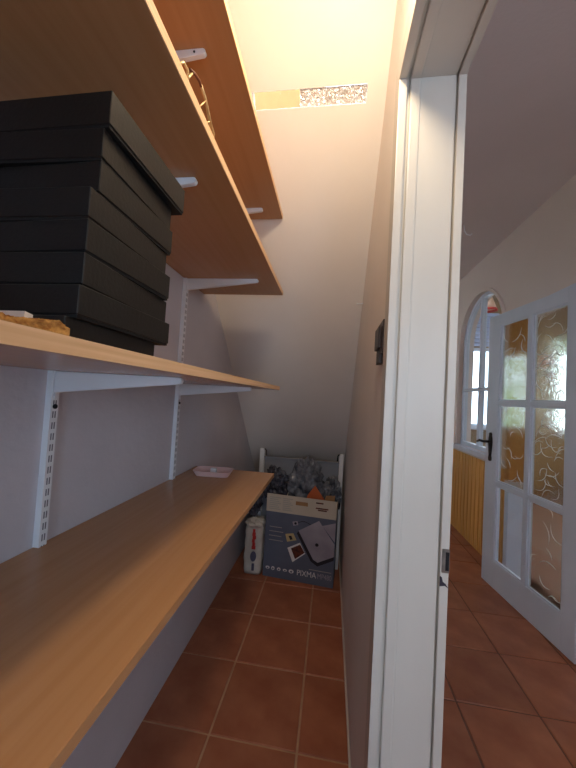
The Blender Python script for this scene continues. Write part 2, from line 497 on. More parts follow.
box('muntin', XW + 0.030, XW + 0.070, WC - WR_ + 0.04, WC + WR_ - 0.04, 1.405, 1.435, 'door_paint', w1)
for (a, b, c, d, rnd_) in ((WC - WR_ + 0.03, WC + 0.035, ZSILL + 0.06, 1.405, 0), (WC + 0.065, WC + WR_ - 0.03, ZSILL + 0.06, 1.405, 0),
                     (WC - WR_ + 0.03, WC + 0.035, 1.435, WS, 1), (WC + 0.065, WC + WR_ - 0.03, 1.435, WS, 1)):
    bm = bmesh.new()
    if not rnd_:
        B(bm, XW + 0.050, XW + 0.054, a, b, c, d)
    else:
        r2 = WR_ - 0.03
        pts = [(a, c), (b, c)]
        m_ = 12
        for k in range(m_ + 1):
            y = b + (a - b) * k / m_
            pts.append((y, WS + math.sqrt(max(0.0, r2 * r2 - (y - WC) ** 2))))
        prism(bm, pts, 'x', XW + 0.050, XW + 0.054)
    finish('pane', bm, 'glass', w1)

# ------------------------------------------------------------------ closet door frame (far jamb, head, near jamb)
tf = thing('trim_1', 'white painted frame of the closet doorway with worn strike plate', 'door frame', (XR, YJ, 0), kind='structure')
strips = [('casing', 0.122, 0.141, -0.004), ('groove', 0.141, 0.150, 0.012), ('door_stop', 0.150, 0.174, 0.002),
          ('jamb', 0.174, 0.256, 0.008), ('groove', 0.256, 0.2605, 0.016), ('rabbet', 0.2605, 0.279, 0.004)]
NJ = -0.12
for nm, x0, x1, d in strips:
    for part in ('far', 'head', 'near'):
        bm = bmesh.new()
        back = 0.05
        if part == 'far':
            B(bm, x0, x1, YJ + d, YJ + back, 0, ZD + d)
        elif part == 'near':
            B(bm, x0, x1, NJ - back, NJ - d, 0, ZD + d)
        else:
            B(bm, x0, x1, NJ - back, YJ + back, ZD + d, ZD + 0.06)
        if nm != 'groove': bev(bm, 0.004 if nm == 'door_stop' else 0.0022, 2)
        finish(nm if part != 'head' else 'head_' + nm, bm, 'paint', tf)
sp = box('strike_plate', 0.2635, 0.2795, YJ + 0.0015, YJ + 0.006, 0.878, 0.93, 'steel', tf, bevel=0.001)
sp['label'] = 'worn steel strike plate'
box('latch_hole', 0.2705, 0.2775, YJ + 0.0005, YJ + 0.003, 0.884, 0.924, 'dark', sp)
bm = bmesh.new()
prism(bm, [(0.2605, 0.848), (0.271, 0.850), (0.279, 0.845), (0.273, 0.854), (0.267, 0.858), (0.2645, 0.868), (0.2605, 0.870)], 'y', YJ + 0.0025, YJ + 0.0045)
go = finish('gouge', bm, 'gouge', tf); go['label'] = 'dark gouge in the paint below the strike plate'
bb = box('baseboard_right', XR - 0.007, XR, Y1 + 0.01, 3.2, 0, 0.012, 'paint')
struct(bb, 'thin white strip along the foot of the right closet wall', 'baseboard')

# ------------------------------------------------------------------ glazed hall door, ajar
DA, DB = Vector((1.158, 2.554)), Vector((1.262, 1.806))
dd = (DB - DA)
DL = dd.length
ang = math.atan2(dd.y, dd.x)       # local +x runs from lock edge (far) to hinge edge (near)
d1 = thing('door_1', 'white glazed hall door with six textured panes standing ajar', 'door', (DA.x, DA.y, 0.006), ang, kind='structure')
DH, th = 1.925, 0.036
yy0, yy1 = 0.0, th                 # local +y is towards the wall? (set below)
# local y axis: rotate +x by 90deg ; facing the camera is local -y
def dbox(nm, u0, u1, z0, z1, y0=yy0, y1=yy1, m='door_paint', parent=d1, bevel=0.003):
    return box(nm, u0, u1, y0, y1, z0, z1, m, parent, bevel, 2, local=True)
dbox('stile', 0.0, 0.128, 0, DH)
dbox('stile', 0.672, DL, 0, DH)
dbox('bottom_rail', 0.128, 0.672, 0, 0.185)
dbox('top_rail', 0.128, 0.672, 1.845, DH)
dbox('muntin', 0.388, 0.424, 0.185, 1.845)
for z in (0.718, 1.285):
    dbox('muntin', 0.128, 0.388, z - 0.014, z + 0.014)
    dbox('muntin', 0.424, 0.672, z - 0.014, z + 0.014)
cols = ((0.128, 0.388), (0.424, 0.672))
rows = ((0.185, 0.704), (0.732, 1.271), (1.299, 1.845))
for ci, (a, b) in enumerate(cols):
    for ri, (c, d) in enumerate(rows):
        clear = (ci == 0 and ri == 0)
        pane = box('glass_pane', a + 0.001, b - 0.001, 0.016, 0.020, c + 0.001, d - 0.001, 'glass' if clear else 'relief_glass', d1, local=True)
        bd = bmesh.new()
        for (p, q, r, s) in ((a, b, c, c + 0.010), (a, b, d - 0.010, d), (a, a + 0.010, c + 0.010, d - 0.010), (b - 0.010, b, c + 0.010, d - 0.010)):
            B(bd, p, q, 0.006, 0.016, r, s)
        finish('glazing_bead', bd, 'door_paint', pane, local=True)
        nline = 0 if clear else (30 if ci == 1 else 12)
        if ci == 1 and ri == 0: nline = 9
        bm = bmesh.new()
        for k in range(nline):
            u = random.uniform(a + 0.03, b - 0.03); z = random.uniform(c + 0.03, d - 0.03)
            t0 = random.choice((0.5, -0.6, 0.9, -1.0, 0.2)) + random.uniform(-0.3, 0.3)
            ln = random.uniform(0.05, 0.12); cv = random.choice((-1, 1)) * random.uniform(0.3, 0.7)
            pts = []
            for s in range(7):
                q = s / 6 - 0.5
                uu = u + ln * q * math.cos(t0) - cv * ln * (0.25 - q * q) * math.sin(t0) * 2
                zz = z + ln * q * math.sin(t0) + cv * ln * (0.25 - q * q) * math.cos(t0) * 2
                pts.append((min(max(uu, a + 0.012), b - 0.012), 0.0155, min(max(zz, c + 0.012), d - 0.012)))
            tube(bm, pts, [0.0004, 0.0014, 0.0021, 0.0023, 0.0021, 0.0014, 0.0004], 5)
        if nline:
            rl = finish('relief_glints', bm, 'relief_glint', pane, smooth=True, local=True)
            rl['kind'] = 'stuff'
        else:
            bm.free()
bm = bmesh.new()
hpo = [(0.007, 0.862), (0.014, 0.868), (0.016, 0.885), (0.011, 0.905), (0.014, 0.93), (0.017, 0.965), (0.020, 1.0), (0.016, 1.03), (0.011, 1.045), (0.013, 1.056), (0.006, 1.067)]
prism(bm, [(0.06 + a, z) for a, z in hpo] + [(0.06 - a, z) for a, z in hpo[::-1]], 'y', -0.007, 0.0)
hp = finish('handle_plate', bm, 'bronze', d1, local=True)
bm = bmesh.new()
tube(bm, [(0.06, -0.002, 1.0), (0.06, -0.045, 1.0), (0.05, -0.052, 1.0), (0.015, -0.054, 1.004), (-0.022, -0.052, 0.990)], [0.010, 0.009, 0.010, 0.009, 0.007], 8)
finish('lever', bm, 'bronze', hp, smooth=True, local=True)
bm = bmesh.new(); tube(bm, [(0.06, -0.009, 0.905), (0.06, -0.002, 0.905)], 0.007, 8)
finish('keyhole', bm, 'dark', hp, local=True)
# lining of the doorway
t3 = thing('trim_3', 'orange wooden lining around the glazed hall doorway', 'door frame', (XW, DY0, 0), kind='structure')
box('lining', XW - 0.01, XB + 0.01, DY1 - 0.02, DY1 + 0.03, 0.72, DZ, 'pine_trim', t3, 0.002)
box('lining_foot', XW - 0.01, XB + 0.01, DY1 - 0.02, DY1 + 0.03, 0, 0.72, 'door_paint', t3, 0.002)
box('lining', XW - 0.01, XB + 0.01, DY0 - 0.03, DY0 + 0.02, 0, DZ, 'pine_trim', t3, 0.002)
box('lining_head', XW - 0.01, XB + 0.01, DY0 - 0.03, DY1 + 0.03, DZ - 0.02, DZ + 0.03, 'door_paint', t3, 0.002)

# ------------------------------------------------------------------ vestibule beyond the hall wall
XV = 3.9
vf = box('floor_vestibule', XB, XV, 0.3, 5.2, -0.12, 0.0, 'vest_floor')
struct(vf, 'brown floor of the vestibule seen through the glazed door', 'floor')
vc = box('ceiling_vestibule', XB, XV + 0.1, 0.3, 5.3, 2.90, 2.96, 'vest_wall')
struct(vc, 'cream ceiling of the vestibule', 'ceiling')
bm = bmesh.new()
wins = ((2.02, 2.46), (3.36, 3.75))
VS, VT = 0.945, 2.17
xs = XB
for a, b in wins:
    B(bm, xs, a, 5.2, 5.3, 0, 2.9); xs = b
    B(bm, a, b, 5.2, 5.3, 0, VS); B(bm, a, b, 5.2, 5.3, VT, 2.9)
B(bm, xs, XV, 5.2, 5.3, 0, 2.9)
ve = finish('wall_vestibule_end', bm, 'vest_wall')
struct(ve, 'cream end wall of the vestibule with two bright windows', 'wall')
bm = bmesh.new()
B(bm, XV, XV + 0.1, 0.3, 5.3, 0, 0.95); B(bm, XV, XV + 0.1, 0.3, 5.3, 2.3, 2.9)
for a in (0.3, 1.85, 3.40, 4.95): B(bm, XV, XV + 0.1, a, a + 0.35, 0.95, 2.3)
B(bm, XB, XV, 0.2, 0.3, 0, 2.9)
vs_ = finish('wall_vestibule_side', bm, 'vest_wall')
struct(vs_, 'cream side wall of the vestibule', 'wall')
for k, (a, b) in enumerate(wins):
    lab = ('bright vestibule window framed by the arched hall window',
           'bright white vestibule window behind the right door panes')[k]
    w = thing('window_%d' % (5 + k), lab, 'window', ((a + b) / 2, 5.24, VS), kind='structure')
    for (p, q, r, s) in ((a, a + 0.05, VS, VT), (b - 0.05, b, VS, VT), (a + 0.05, b - 0.05, VS, VS + 0.05), (a + 0.05, b - 0.05, VT - 0.05, VT)):
        box('frame_bar', p, q, 5.21, 5.26, r, s, 'door_paint', w)
    box('pane', a + 0.05, b - 0.05, 5.232, 5.236, VS + 0.05, VT - 0.05, 'glass', w)
    box('window_sill', a - 0.04, b + 0.04, 5.12, 5.2, VS - 0.03, VS, 'door_paint', w)
rs = thing('roller_shutter', 'pale blue slatted shutter above the bright vestibule window', 'shutter', (2.24, 5.19, 2.2))
for k in range(9):
    box('slat', 2.0, 2.48, 5.165, 5.185, 2.19 + k * 0.058, 2.19 + k * 0.058 + 0.052, 'shutter', rs, 0.006)
bm = bmesh.new()
nn = 16
pts0 = [(2.00 + 0.11 * k / nn, 5.13 + 0.014 * math.sin(k * 1.6)) for k in range(nn + 1)]
vA = [[bm.verts.new((x, y + t_, z)) for x, y in pts0] for z in (0.95, 2.24) for t_ in (0, 0.002)]
for k in range(nn):
    for (p, q) in ((0, 2), (1, 3), (0, 1), (2, 3)):
        bm.faces.new((vA[p][k], vA[p][k + 1], vA[q][k + 1], vA[q][k]))
lc = finish('lace_curtain', bm, 'lace')
tag(lc, 'narrow white lace curtain beside the bright vestibule window', 'curtain')
# pendant lamp
pl = thing('pendant_lamp', 'peach pendant lamp with red rim hanging beyond the arched window', 'lamp', (1.985, 4.4, 2.9))
bm = bmesh.new(); lathe(bm, [(0.02, 2.70), (0.035, 2.69), (0.085, 2.545), (0.081, 2.545), (0.03, 2.685)], 1.985, 4.4)
finish('lamp_shade', bm, 'shade_peach', pl, smooth=True)
bm = bmesh.new(); lathe(bm, [(0.083, 2.55), (0.097, 2.53), (0.095, 2.515), (0.080, 2.535), (0.083, 2.55)], 1.985, 4.4)
finish('rim', bm, 'petal_red', pl, smooth=True)
bm = bmesh.new(); tube(bm, [(1.985, 4.4, 2.695), (1.985, 4.4, 2.90)], 0.006)
finish('cord', bm, 'print_white', pl)
# hanging flowers
fb = thing('hanging_flower_basket', 'hanging basket of red yellow and white flowers behind the door glass', 'flowers', (2.215, 3.6, 2.9))
bm = bmesh.new(); lathe(bm, [(0.0, 1.52), (0.05, 1.53), (0.085, 1.60), (0.078, 1.60), (0.0, 1.57)], 2.215, 3.6, 14)
finish('basket', bm, 'straw', fb, smooth=True)
bm = bmesh.new()
for a_ in (0, 2.1, 4.2):
    tube(bm, [(2.215 + 0.08 * math.cos(a_), 3.6 + 0.08 * math.sin(a_), 1.60), (2.215, 3.6, 2.1)], 0.003, 4)
tube(bm, [(2.215, 3.6, 2.1), (2.215, 3.6, 2.90)], 0.003, 4)
finish('hanger', bm, 'wire', fb)
for k in range(22):
    bm = bmesh.new()
    a_ = random.uniform(0, 6.28); r = random.uniform(0.01, 0.085)
    c = Vector((2.215 + r * math.cos(a_), 3.6 + r * math.sin(a_), random.uniform(1.61, 1.85 - r)))
    bmesh.ops.create_icosphere(bm, subdivisions=1, radius=random.uniform(0.022, 0.036), matrix=Matrix.Translation(c) @ Matrix.Diagonal((1, 1, 0.6, 1)))
    finish('blossom', bm, random.choice(('petal_red', 'petal_yellow', 'petal_white', 'petal_red')), fb)
bm = bmesh.new()
for k in range(9):
    a_ = k * 0.7
    tube(bm, [(2.215, 3.6, 1.56), (2.215 + 0.05 * math.cos(a_), 3.6 + 0.05 * math.sin(a_), 1.75)], 0.004, 4)
finish('stem', bm, 'stem', fb)
# outside
og = box('ground_outside', 4.02, 14, -4, 16, -0.3, -0.15, 'ground')
struct(og, 'pale ground outside the vestibule windows', 'ground')
sh = thing('garden_shrub', 'pale green garden shrub outside the stairwell window', 'shrub', (-1.45, 4.75, -0.15))
bm = bmesh.new()
for k in range(1000):
    c = Vector((random.gauss(-1.45, 0.16), random.uniform(4.1, 5.7), random.uniform(0.3, 2.7)))
    c.x = min(max(c.x, -2.0), -0.95)
    n_ = Vector((random.uniform(-0.3, 1), random.uniform(-1, 0.6), random.uniform(-0.3, 1))).normalized()
    t_ = n_.orthogonal().normalized(); s_ = n_.cross(t_)
    L_ = random.uniform(0.05, 0.10)
    bm.faces.new([bm.verts.new(c + t_ * L_), bm.verts.new(c + s_ * L_ * 0.4), bm.verts.new(c - t_ * L_), bm.verts.new(c - s_ * L_ * 0.4)])
fo = finish('foliage', bm, 'leaf', sh); fo['kind'] = 'stuff'
bm = bmesh.new()
for dx in (-0.12, 0.0, 0.13):
    tube(bm, [(-1.45, 4.75, -0.15), (-1.45, 4.75 + dx * 1.5, 0.8), (-1.45, 4.75 + dx * 4, 2.2)], [0.03, 0.02, 0.008], 6)
finish('trunk', bm, 'stem', sh)

# ------------------------------------------------------------------ shelves
XF, YE, YS = -0.2486, 1.50, -0.95
def shelf(z, y1, label, edge='beech_edge'):
    t = thing('shelf_board', label, 'shelf', ((XL + XF) / 2, 0.3, z), group='beech shelf boards')
    box('board', XL + 0.002, XF - 0.0015, YS, y1, z, z + 0.018, 'beech', t, 0.0008)
    box('edge_band', XF - 0.0015, XF, YS, y1, z + 0.0003, z + 0.0177, edge, t)
    return t
ZL_, ZM, ZU, ZT = 0.865, 1.277, 1.7195, 2.016
shelf(ZL_, 1.487, 'lowest beech shelf board, bare but for a pink dish', 'beech')  # edge band in darker beech, standing in for shade on this front
shelf(ZM, YE, 'beech shelf board under the stack of black boxes')
shelf(ZU, 1.437, 'beech shelf board just above the stack of black boxes')
shelf(ZT, 1.318, 'topmost beech shelf board, lit orange from below')

# standards with twin slots
S1, S2 = 0.632, 1.227
SD = 0.016
for ys, w_, lab in ((S1, 0.020, 'white slotted shelf standard nearest the viewer on the left wall'), (S2, 0.022, 'white slotted shelf standard near the sloping ceiling')):
    zt = 2.12 if ys < 1 else 2.06
    st = thing('shelf_standard', lab, 'shelf standard', (XL, ys, 0.3), group='slotted shelf standards')
    bm = bmesh.new()
    t_ = 0.002
    prism(bm, [(XL + 0.0003, ys), (XL + SD, ys), (XL + SD, ys + w_), (XL + 0.0003, ys + w_)], 'z', 0.3, zt)
    finish('rail', bm, 'white_metal', st)
    bm = bmesh.new()
    z = 0.32
    while z < zt - 0.03:
        for dy in (0.0055, w_ - 0.0085):
            B(bm, XL + SD - 0.0005, XL + SD + 0.0004, ys + dy, ys + dy + 0.003, z, z + 0.015)
        z += 0.025
    so = finish('slots', bm, 'slot_dark', st); so['kind'] = 'stuff'
    bm = bmesh.new(); tube(bm, [(XL + SD - 0.001, ys + w_ / 2, 1.196), (XL + SD + 0.003, ys + w_ / 2, 1.196)], 0.0055, 10)
    finish('screw', bm, 'dark', st)

def bracket(y, z, label, xt=-0.322, y_w=0.011, dot=False):
    t = thing('shelf_bracket', label, 'bracket', (XL + SD, y, z - 0.05), group='white shelf brackets')
    x0 = XL + SD
    L_ = xt - x0
    pts = [(x0, z - 0.0005), (xt - 0.004, z - 0.0005)]
    for k in range(1, 7):     # rounded nose
        a_ = math.pi / 2 - math.pi * k / 7
        pts.append((xt - 0.004 + 0.0075 * math.cos(a_), z - 0.008 + 0.0075 * math.sin(a_)))
    pts += [(xt - 0.008, z - 0.0158), (x0 + 0.02, z - 0.047), (x0, z - 0.05)]
    bm = bmesh.new(); prism(bm, pts, 'y', y + 0.004, y + 0.004 + y_w)
    bev(bm, 0.001)
    finish('arm', bm, 'white_metal', t)
    box('hook_plate', x0 - 0.002, x0 + 0.0025, y + 0.006, y + 0.013, z - 0.062, z - 0.0405, 'white_metal', t)
    if not dot: return t
    bm = bmesh.new(); tube(bm, [(xt - 0.022, y + 0.0025, z - 0.009), (xt - 0.022, y + 0.0045, z - 0.009)], 0.0025, 8)
    finish('screw', bm, 'dark', t)
    return t
bracket(S1, ZM, 'white bracket under the box shelf, on the nearer standard')
bracket(S2, ZM, 'white bracket under the box shelf, on the farther standard')
bracket(S1, ZU, 'white bracket peeking out behind the top black box')
bracket(S2, ZU, 'white bracket under the farther end of the shelf above boxes')
bracket(S1, ZT, 'white bracket under the topmost shelf, beside the bent wire', dot=True)
bracket(S2, ZT, 'white bracket under the farther end of the topmost shelf')

# ------------------------------------------------------------------ black boxes
zb = ZM + 0.018
hgts = [0.023, 0.035, 0.038, 0.039, 0.037, 0.040, 0.038, 0.043]
bx = [  # near y, length, right face x, yaw deg   (bottom to top)
    (0.279, 0.165, -0.268, 0.5), (0.287, 0.176, -0.262, -1.2), (0.297, 0.178, -0.268, 1.6), (0.300, 0.168, -0.270, -1.4),
    (0.302, 0.166, -0.272, 1.0), (0.316, 0.158, -0.274, -1.2), (0.315, 0.160, -0.273, 1.2), (0.314, 0.178, -0.266, -0.6)]
place = ['lowest flat black box, resting on the shelf board', 'second flat black box up from the shelf board', 'third flat black box up from the shelf board',
         'fourth flat black box up from the shelf board', 'fourth flat black box from the top of the stack', 'third flat black box from the top of the stack',
         'second flat black box from the top of the stack', 'topmost flat black lidded box of the stack']
for k, (y0, ln, xr, yw) in enumerate(bx):
    hgt = hgts[k]
    t = thing('flat_box', place[k], 'box', (xr, y0, zb + sum(hgts[:k])), math.radians(yw), group='stacked flat black boxes')
    W_ = 0.335
    box('box_base', -W_ + 0.0015, -0.0015, 0.0015, ln - 0.0015, 0.0002, hgt - 0.003, 'black_card_base', t, local=True)
    bm = bmesh.new()
    z0, z1 = 0.0035, hgt - 0.0002
    B(bm, -W_, 0, 0, ln, z0, z1)
    bev(bm, 0.0008)
    finish('lid', bm, 'black_card', t, local=True)
# straw mat and paper on the same shelf
sm = thing('straw_mat', 'brown straw mat lying on the shelf before the black boxes', 'mat', (-0.36, 0.12, zb))
bm = bmesh.new()
prism(bm, [(-0.10, zb + 0.0005), (0.280, zb + 0.0005), (0.280, zb + 0.010), (0.262, zb + 0.013), (0.22, zb + 0.006), (-0.10, zb + 0.005)], 'x', -0.302, -0.262)
finish('mat_body', bm, 'straw', sm)
bm = bmesh.new()
for k in range(900):
    x = -0.262 - abs(random.gauss(0, 0.02)); y = random.uniform(0.10, 0.265)
    top = 0.006 if y < 0.22 else 0.006 + 0.007 * (y - 0.22) / 0.042
    z = zb + top * (random.uniform(0.3, 1.0) if x > -0.266 else 1.0)
    a_ = random.uniform(-0.8, 0.8)
    tube(bm, [(x, y, z - 0.001), (x + 0.002, y + 0.007, z + 0.0022 * random.random()), (x + 0.001 + 0.002 * a_, y + 0.014, z - 0.001)], [0.0012, 0.0012, 0.0006], 3)
so = finish('straw_fibres', bm, 'straw', sm); so['kind'] = 'stuff'
pp = thing('folded_paper', 'pale folded paper tucked between straw mat and black boxes', 'paper', (-0.30, 0.27, zb))
bm = bmesh.new()
prism(bm, [(0.268, zb + 0.0005), (0.281, zb + 0.0005), (0.281, zb + 0.022), (0.270, zb + 0.024)], 'x', -0.40, -0.304)
finish('sheet', bm, 'paper', pp)

# bent wire on the shelf above
zw = ZU + 0.018
wt = thing('bent_wire', 'pale bent wire loop standing on the shelf above the boxes', 'wire', (-0.26, 0.49, zw))
bm = bmesh.new()
tube(bm, [(-0.262, 0.428, zw + 0.003), (-0.252, 0.436, zw + 0.016), (-0.25, 0.446, zw + 0.014), (-0.252, 0.452, zw + 0.003)], 0.0022)
tube(bm, [(-0.256, 0.452, zw + 0.003), (-0.250, 0.460, zw + 0.024)], 0.002)
tube(bm, [(-0.250, 0.492, zw + 0.037), (-0.250, 0.512, zw + 0.034), (-0.250, 0.552, zw + 0.006)], 0.0026)
tube(bm, [(-0.262, 0.503, zw + 0.003), (-0.250, 0.514, zw + 0.030), (-0.254, 0.556, zw + 0.002)], 0.0018)
tube(bm, [(-0.256, 0.530, zw + 0.003), (-0.250, 0.540, zw + 0.016), (-0.250, 0.560, zw + 0.008), (-0.254, 0.566, zw + 0.002)], 0.0018)
finish('pale_wire', bm, 'wire', wt, smooth=True)
bm = bmesh.new()
tube(bm, [(-0.25, 0.452, zw + 0.022), (-0.25, 0.470, zw + 0.033), (-0.25, 0.486, zw + 0.038), (-0.25, 0.494, zw + 0.036)], 0.0024)
o = finish('brown_bend', bm, 'wire_brown', wt, smooth=True); o['label'] = 'dark brown bend of the wire'

# dish on the lowest shelf
zs = ZL_ + 0.018
ds = thing('pink_dish', 'pale pink plastic dish on the lowest shelf', 'dish', (-0.50, 1.36, zs), math.radians(6))
bm = bmesh.new()
for (r0, z0) in (((0.068, 0.040), 0.0005), ((0.080, 0.052), 0.022), ((0.076, 0.048), 0.022), ((0.064, 0.036), 0.004)):
    pass
prof = (((0.070, 0.042), 0.0005), ((0.084, 0.054), 0.024), ((0.080, 0.050), 0.024), ((0.066, 0.038), 0.004))
rings = []
for (hx, hy), z0 in prof:
    ring = []
    for k in range(24):
        a_ = 2 * math.pi * k / 24
        cx_, sy_ = math.cos(a_), math.sin(a_)
        e = 0.35
        ring.append(bm.verts.new((hx * math.copysign(abs(cx_) ** e, cx_), hy * math.copysign(abs(sy_) ** e, sy_), z0)))
    rings.append(ring)
for i in range(3):
    for k in range(24):
        bm.faces.new((rings[i][k], rings[i][(k + 1) % 24], rings[i + 1][(k + 1) % 24], rings[i + 1][k]))
bm.faces.new(rings[0][::-1]); bm.faces.new(rings[3])
finish('dish_body', bm, 'pink', ds, smooth=False, local=True)
box('white_tab', -0.012, 0.012, -0.012, 0.012, 0.006, 0.030, 'print_white', ds, 0.003, 2, local=True)

# ------------------------------------------------------------------ switch, nails, hook
sw = thing('light_switch', 'dark brown light switch on the closet wall beside the doorway', 'switch', (XR, 0.86, 1.36))
box('back_plate', XR - 0.010, XR, 0.822, 0.925, 1.375, 1.462, 'switch', sw, 0.003, 2)
box('rocker', XR - 0.018, XR - 0.009, 0.836, 0.911, 1.390, 1.448, 'switch', sw, 0.003, 2)
box('cable_gland', XR - 0.014, XR, 0.838, 0.895, 1.350, 1.376, 'switch', sw, 0.003, 2)
nl = thing('wall_nail', 'small pale nail at the corner of the sloping ceiling', 'nail', (XR, 1.56, 1.72))
bm = bmesh.new(); tube(bm, [(XR - 0.0, 1.56, 1.725), (XR - 0.028, 1.56, 1.722)], [0.003, 0.003], 6); tube(bm, [(XR - 0.028, 1.56, 1.722), (XR - 0.032, 1.56, 1.722)], 0.006, 8)
finish('shank', bm, 'print_white', nl)
hk = thing('ceiling_hook', 'small bent wire hook hanging from the hall ceiling', 'hook', (0.935, 2.522, ZC))
bm = bmesh.new(); tube(bm, [(0.935, 2.522, ZC), (0.945, 2.525, ZC - 0.045), (0.962, 2.53, ZC - 0.07), (0.99, 2.535, ZC - 0.075), (1.005, 2.54, ZC - 0.06)], 0.004, 6)
finish('wire', bm, 'print_white', hk, smooth=True)

# ------------------------------------------------------------------ things at the end of the closet
# printer carton
CW, CD, CH = 0.485, 0.17, 0.565
ct = thing('printer_carton', 'open blue and white printer carton on the closet floor', 'carton', (-0.408, 2.205, 0.0), math.radians(-5.0))
bm = bmesh.new()
B(bm, 0, CW, 0, 0.004, 0.001, 0.445)
B(bm, 0, CW, CD - 0.004, CD, 0.001, 0.445)
B(bm, 0, 0.004, 0.004, CD - 0.004, 0.001, 0.445)
B(bm, CW - 0.004, CW, 0.004, CD - 0.004, 0.001, 0.445)
B(bm, 0.004, CW - 0.004, 0.004, CD - 0.004, 0.001, 0.005)
body = finish('carton_body', bm, 'carton_blue', ct, local=True)
# white upper band with a hand hole
bm = bmesh.new()
hx0, hx1, hz0, hz1 = 0.205, 0.29, 0.508, 0.535
for (a, b, c, d) in ((0, hx0, 0.445, CH), (hx1, CW, 0.445, CH), (hx0, hx1, 0.445, hz0), (hx0, hx1, hz1, CH)):
    B(bm, a, b, 0, 0.004, c, d)
for (a, b, c, d) in ((0, CW, CD - 0.004, CD), (0, 0.004, 0.004, CD - 0.004), (CW - 0.004, CW, 0.004, CD - 0.004)):
    B(bm, a, b, c, d, 0.445, CH - 0.03)
band = finish('carton_band', bm, 'carton_white', ct, local=True)
band['label'] = 'white upper band of the carton with a hand hole'
bm = bmesh.new(); B(bm, hx0 - 0.004, hx1 + 0.004, 0.0045, 0.0065, hz0 - 0.004, hz1 + 0.004)
finish('hand_hole_backing', bm, 'carton_raw', band, local=True)
def flat(nm, pts, m, parent=body, d=0.0006):
    bm = bmesh.new(); prism(bm, pts, 'y', -d, 0.0)
    return finish(nm, bm, m, parent, local=True)
R4 = lambda a, b, c, d: [(a, c), (b, c), (b, d), (a, d)]
for (a, b) in ((0.02, 0.10), (0.115, 0.185)):
    for k in range(7):
        flat('print_line', R4(a, b - 0.01 * (k % 3), 0.462 + k * 0.013, 0.468 + k * 0.013), 'print_grey', band)
for (a, b, z) in ((0.345, 0.395, 0.537), (0.345, 0.43, 0.502), (0.36, 0.42, 0.490)):
    flat('print_line', R4(a, b, z, z + 0.009), 'print_brown', band)
# printed picture of the printer
pr = flat('printed_machine', [(0.235, 0.340), (0.372, 0.425), (0.482, 0.285), (0.482, 0.205), (0.376, 0.150), (0.345, 0.165)], 'print_silver')
flat('printed_machine_edge', [(0.235, 0.340), (0.345, 0.165), (0.376, 0.150), (0.360, 0.135), (0.330, 0.150), (0.225, 0.320)], 'print_dark', d=0.0004)
flat('printed_machine_side', [(0.395, 0.395), (0.483, 0.425), (0.483, 0.300)], 'print_silver', d=0.0005)
flat('printed_shadow', [(0.330, 0.150), (0.376, 0.125), (0.482, 0.180), (0.482, 0.206), (0.376, 0.150)], 'print_dark', d=0.0003)
flat('printed_button', [(0.365 + 0.012 * math.cos(a_ * 0.785), 0.265 + 0.012 * math.sin(a_ * 0.785)) for a_ in range(8)], 'print_dark', d=0.001)
flat('printed_photo', [(0.165, 0.215), (0.250, 0.262), (0.290, 0.195), (0.205, 0.125)], 'print_white', d=0.0005)
flat('printed_photo_image', [(0.190, 0.215), (0.252, 0.250), (0.285, 0.200), (0.222, 0.148)], 'print_brown', d=0.0008)
flat('printed_card', [(0.145, 0.305), (0.200, 0.318), (0.225, 0.275), (0.160, 0.255)], 'print_cream', d=0.0005)
flat('printed_card_mark', [(0.168, 0.295), (0.188, 0.300), (0.198, 0.276), (0.182, 0.270)], 'print_dark', d=0.0008)
flat('printed_camera', [(0.190, 0.395), (0.225, 0.403), (0.232, 0.378), (0.198, 0.368)], 'print_silver', d=0.0005)
flat('printed_camera_lens', [(0.212 + 0.009 * math.cos(a_ * 0.785), 0.386 + 0.009 * math.sin(a_ * 0.785)) for a_ in range(8)], 'print_dark', d=0.001)
bm = bmesh.new()
pa = [(0.230 + 0.015 * k, 0.392 + 0.012 * math.sin(k * 0.6)) for k in range(7)]
for k in range(6):
    prism(bm, [pa[k], pa[k + 1], (pa[k + 1][0], pa[k + 1][1] + 0.004), (pa[k][0], pa[k][1] + 0.004)], 'y', -0.0005, 0)
finish('printed_cable', bm, 'print_dark', body, local=True)
for k in range(4):
    flat('print_line', R4(0.03, 0.13 - 0.012 * (k % 2), 0.25 + k * 0.03, 0.254 + k * 0.03), 'print_grey', body, 0.0003)
# row of icons
for k, (w_, h_) in enumerate(((0.030, 0.020), (0.024, 0.026), (0.026, 0.024), (0.030, 0.018), (0.036, 0.026))):
    x_ = 0.018 + k * 0.041
    c_ = (x_ + w_ / 2, 0.062 - 0.0 * k)
    flat('print_icon', [(c_[0] + w_ / 2 * math.cos(a_ * math.pi / 5), c_[1] + h_ / 2 * math.sin(a_ * math.pi / 5)) for a_ in range(10)], 'print_white', body, 0.0005)
    flat('print_icon_centre', [(c_[0] + w_ / 4 * math.cos(a_ * math.pi / 3), c_[1] - 0.002 + h_ / 4 * math.sin(a_ * math.pi / 3)) for a_ in range(6)], 'carton_blue', body, 0.0009)
def text(nm, s, size, x, z, m, parent, sx=1.0):
    cu = bpy.data.curves.new(nm, 'FONT'); cu.body = s; cu.size = size; cu.extrude = 0.0003
    to = bpy.data.objects.new(nm, cu); COL.objects.link(to)
    bpy.context.view_layer.update()
    me = bpy.data.meshes.new_from_object(to.evaluated_get(bpy.context.evaluated_depsgraph_get()))
    bpy.data.objects.remove(to)
    for v in me.vertices:
        a, b, c = v.co
        v.co = (x + a * sx, -0.0006 - c, z + b)
    me.materials.clear(); me.materials.append(M[m])
    o = bpy.data.objects.new(nm, me); COL.objects.link(o); o.parent = parent
    return o
text('lettering', 'PIXMA', 0.052, 0.238, 0.046, 'print_white', body, 0.88)
text('lettering', 'MP480', 0.048, 0.378, 0.047, 'print_silver', body, 0.72)
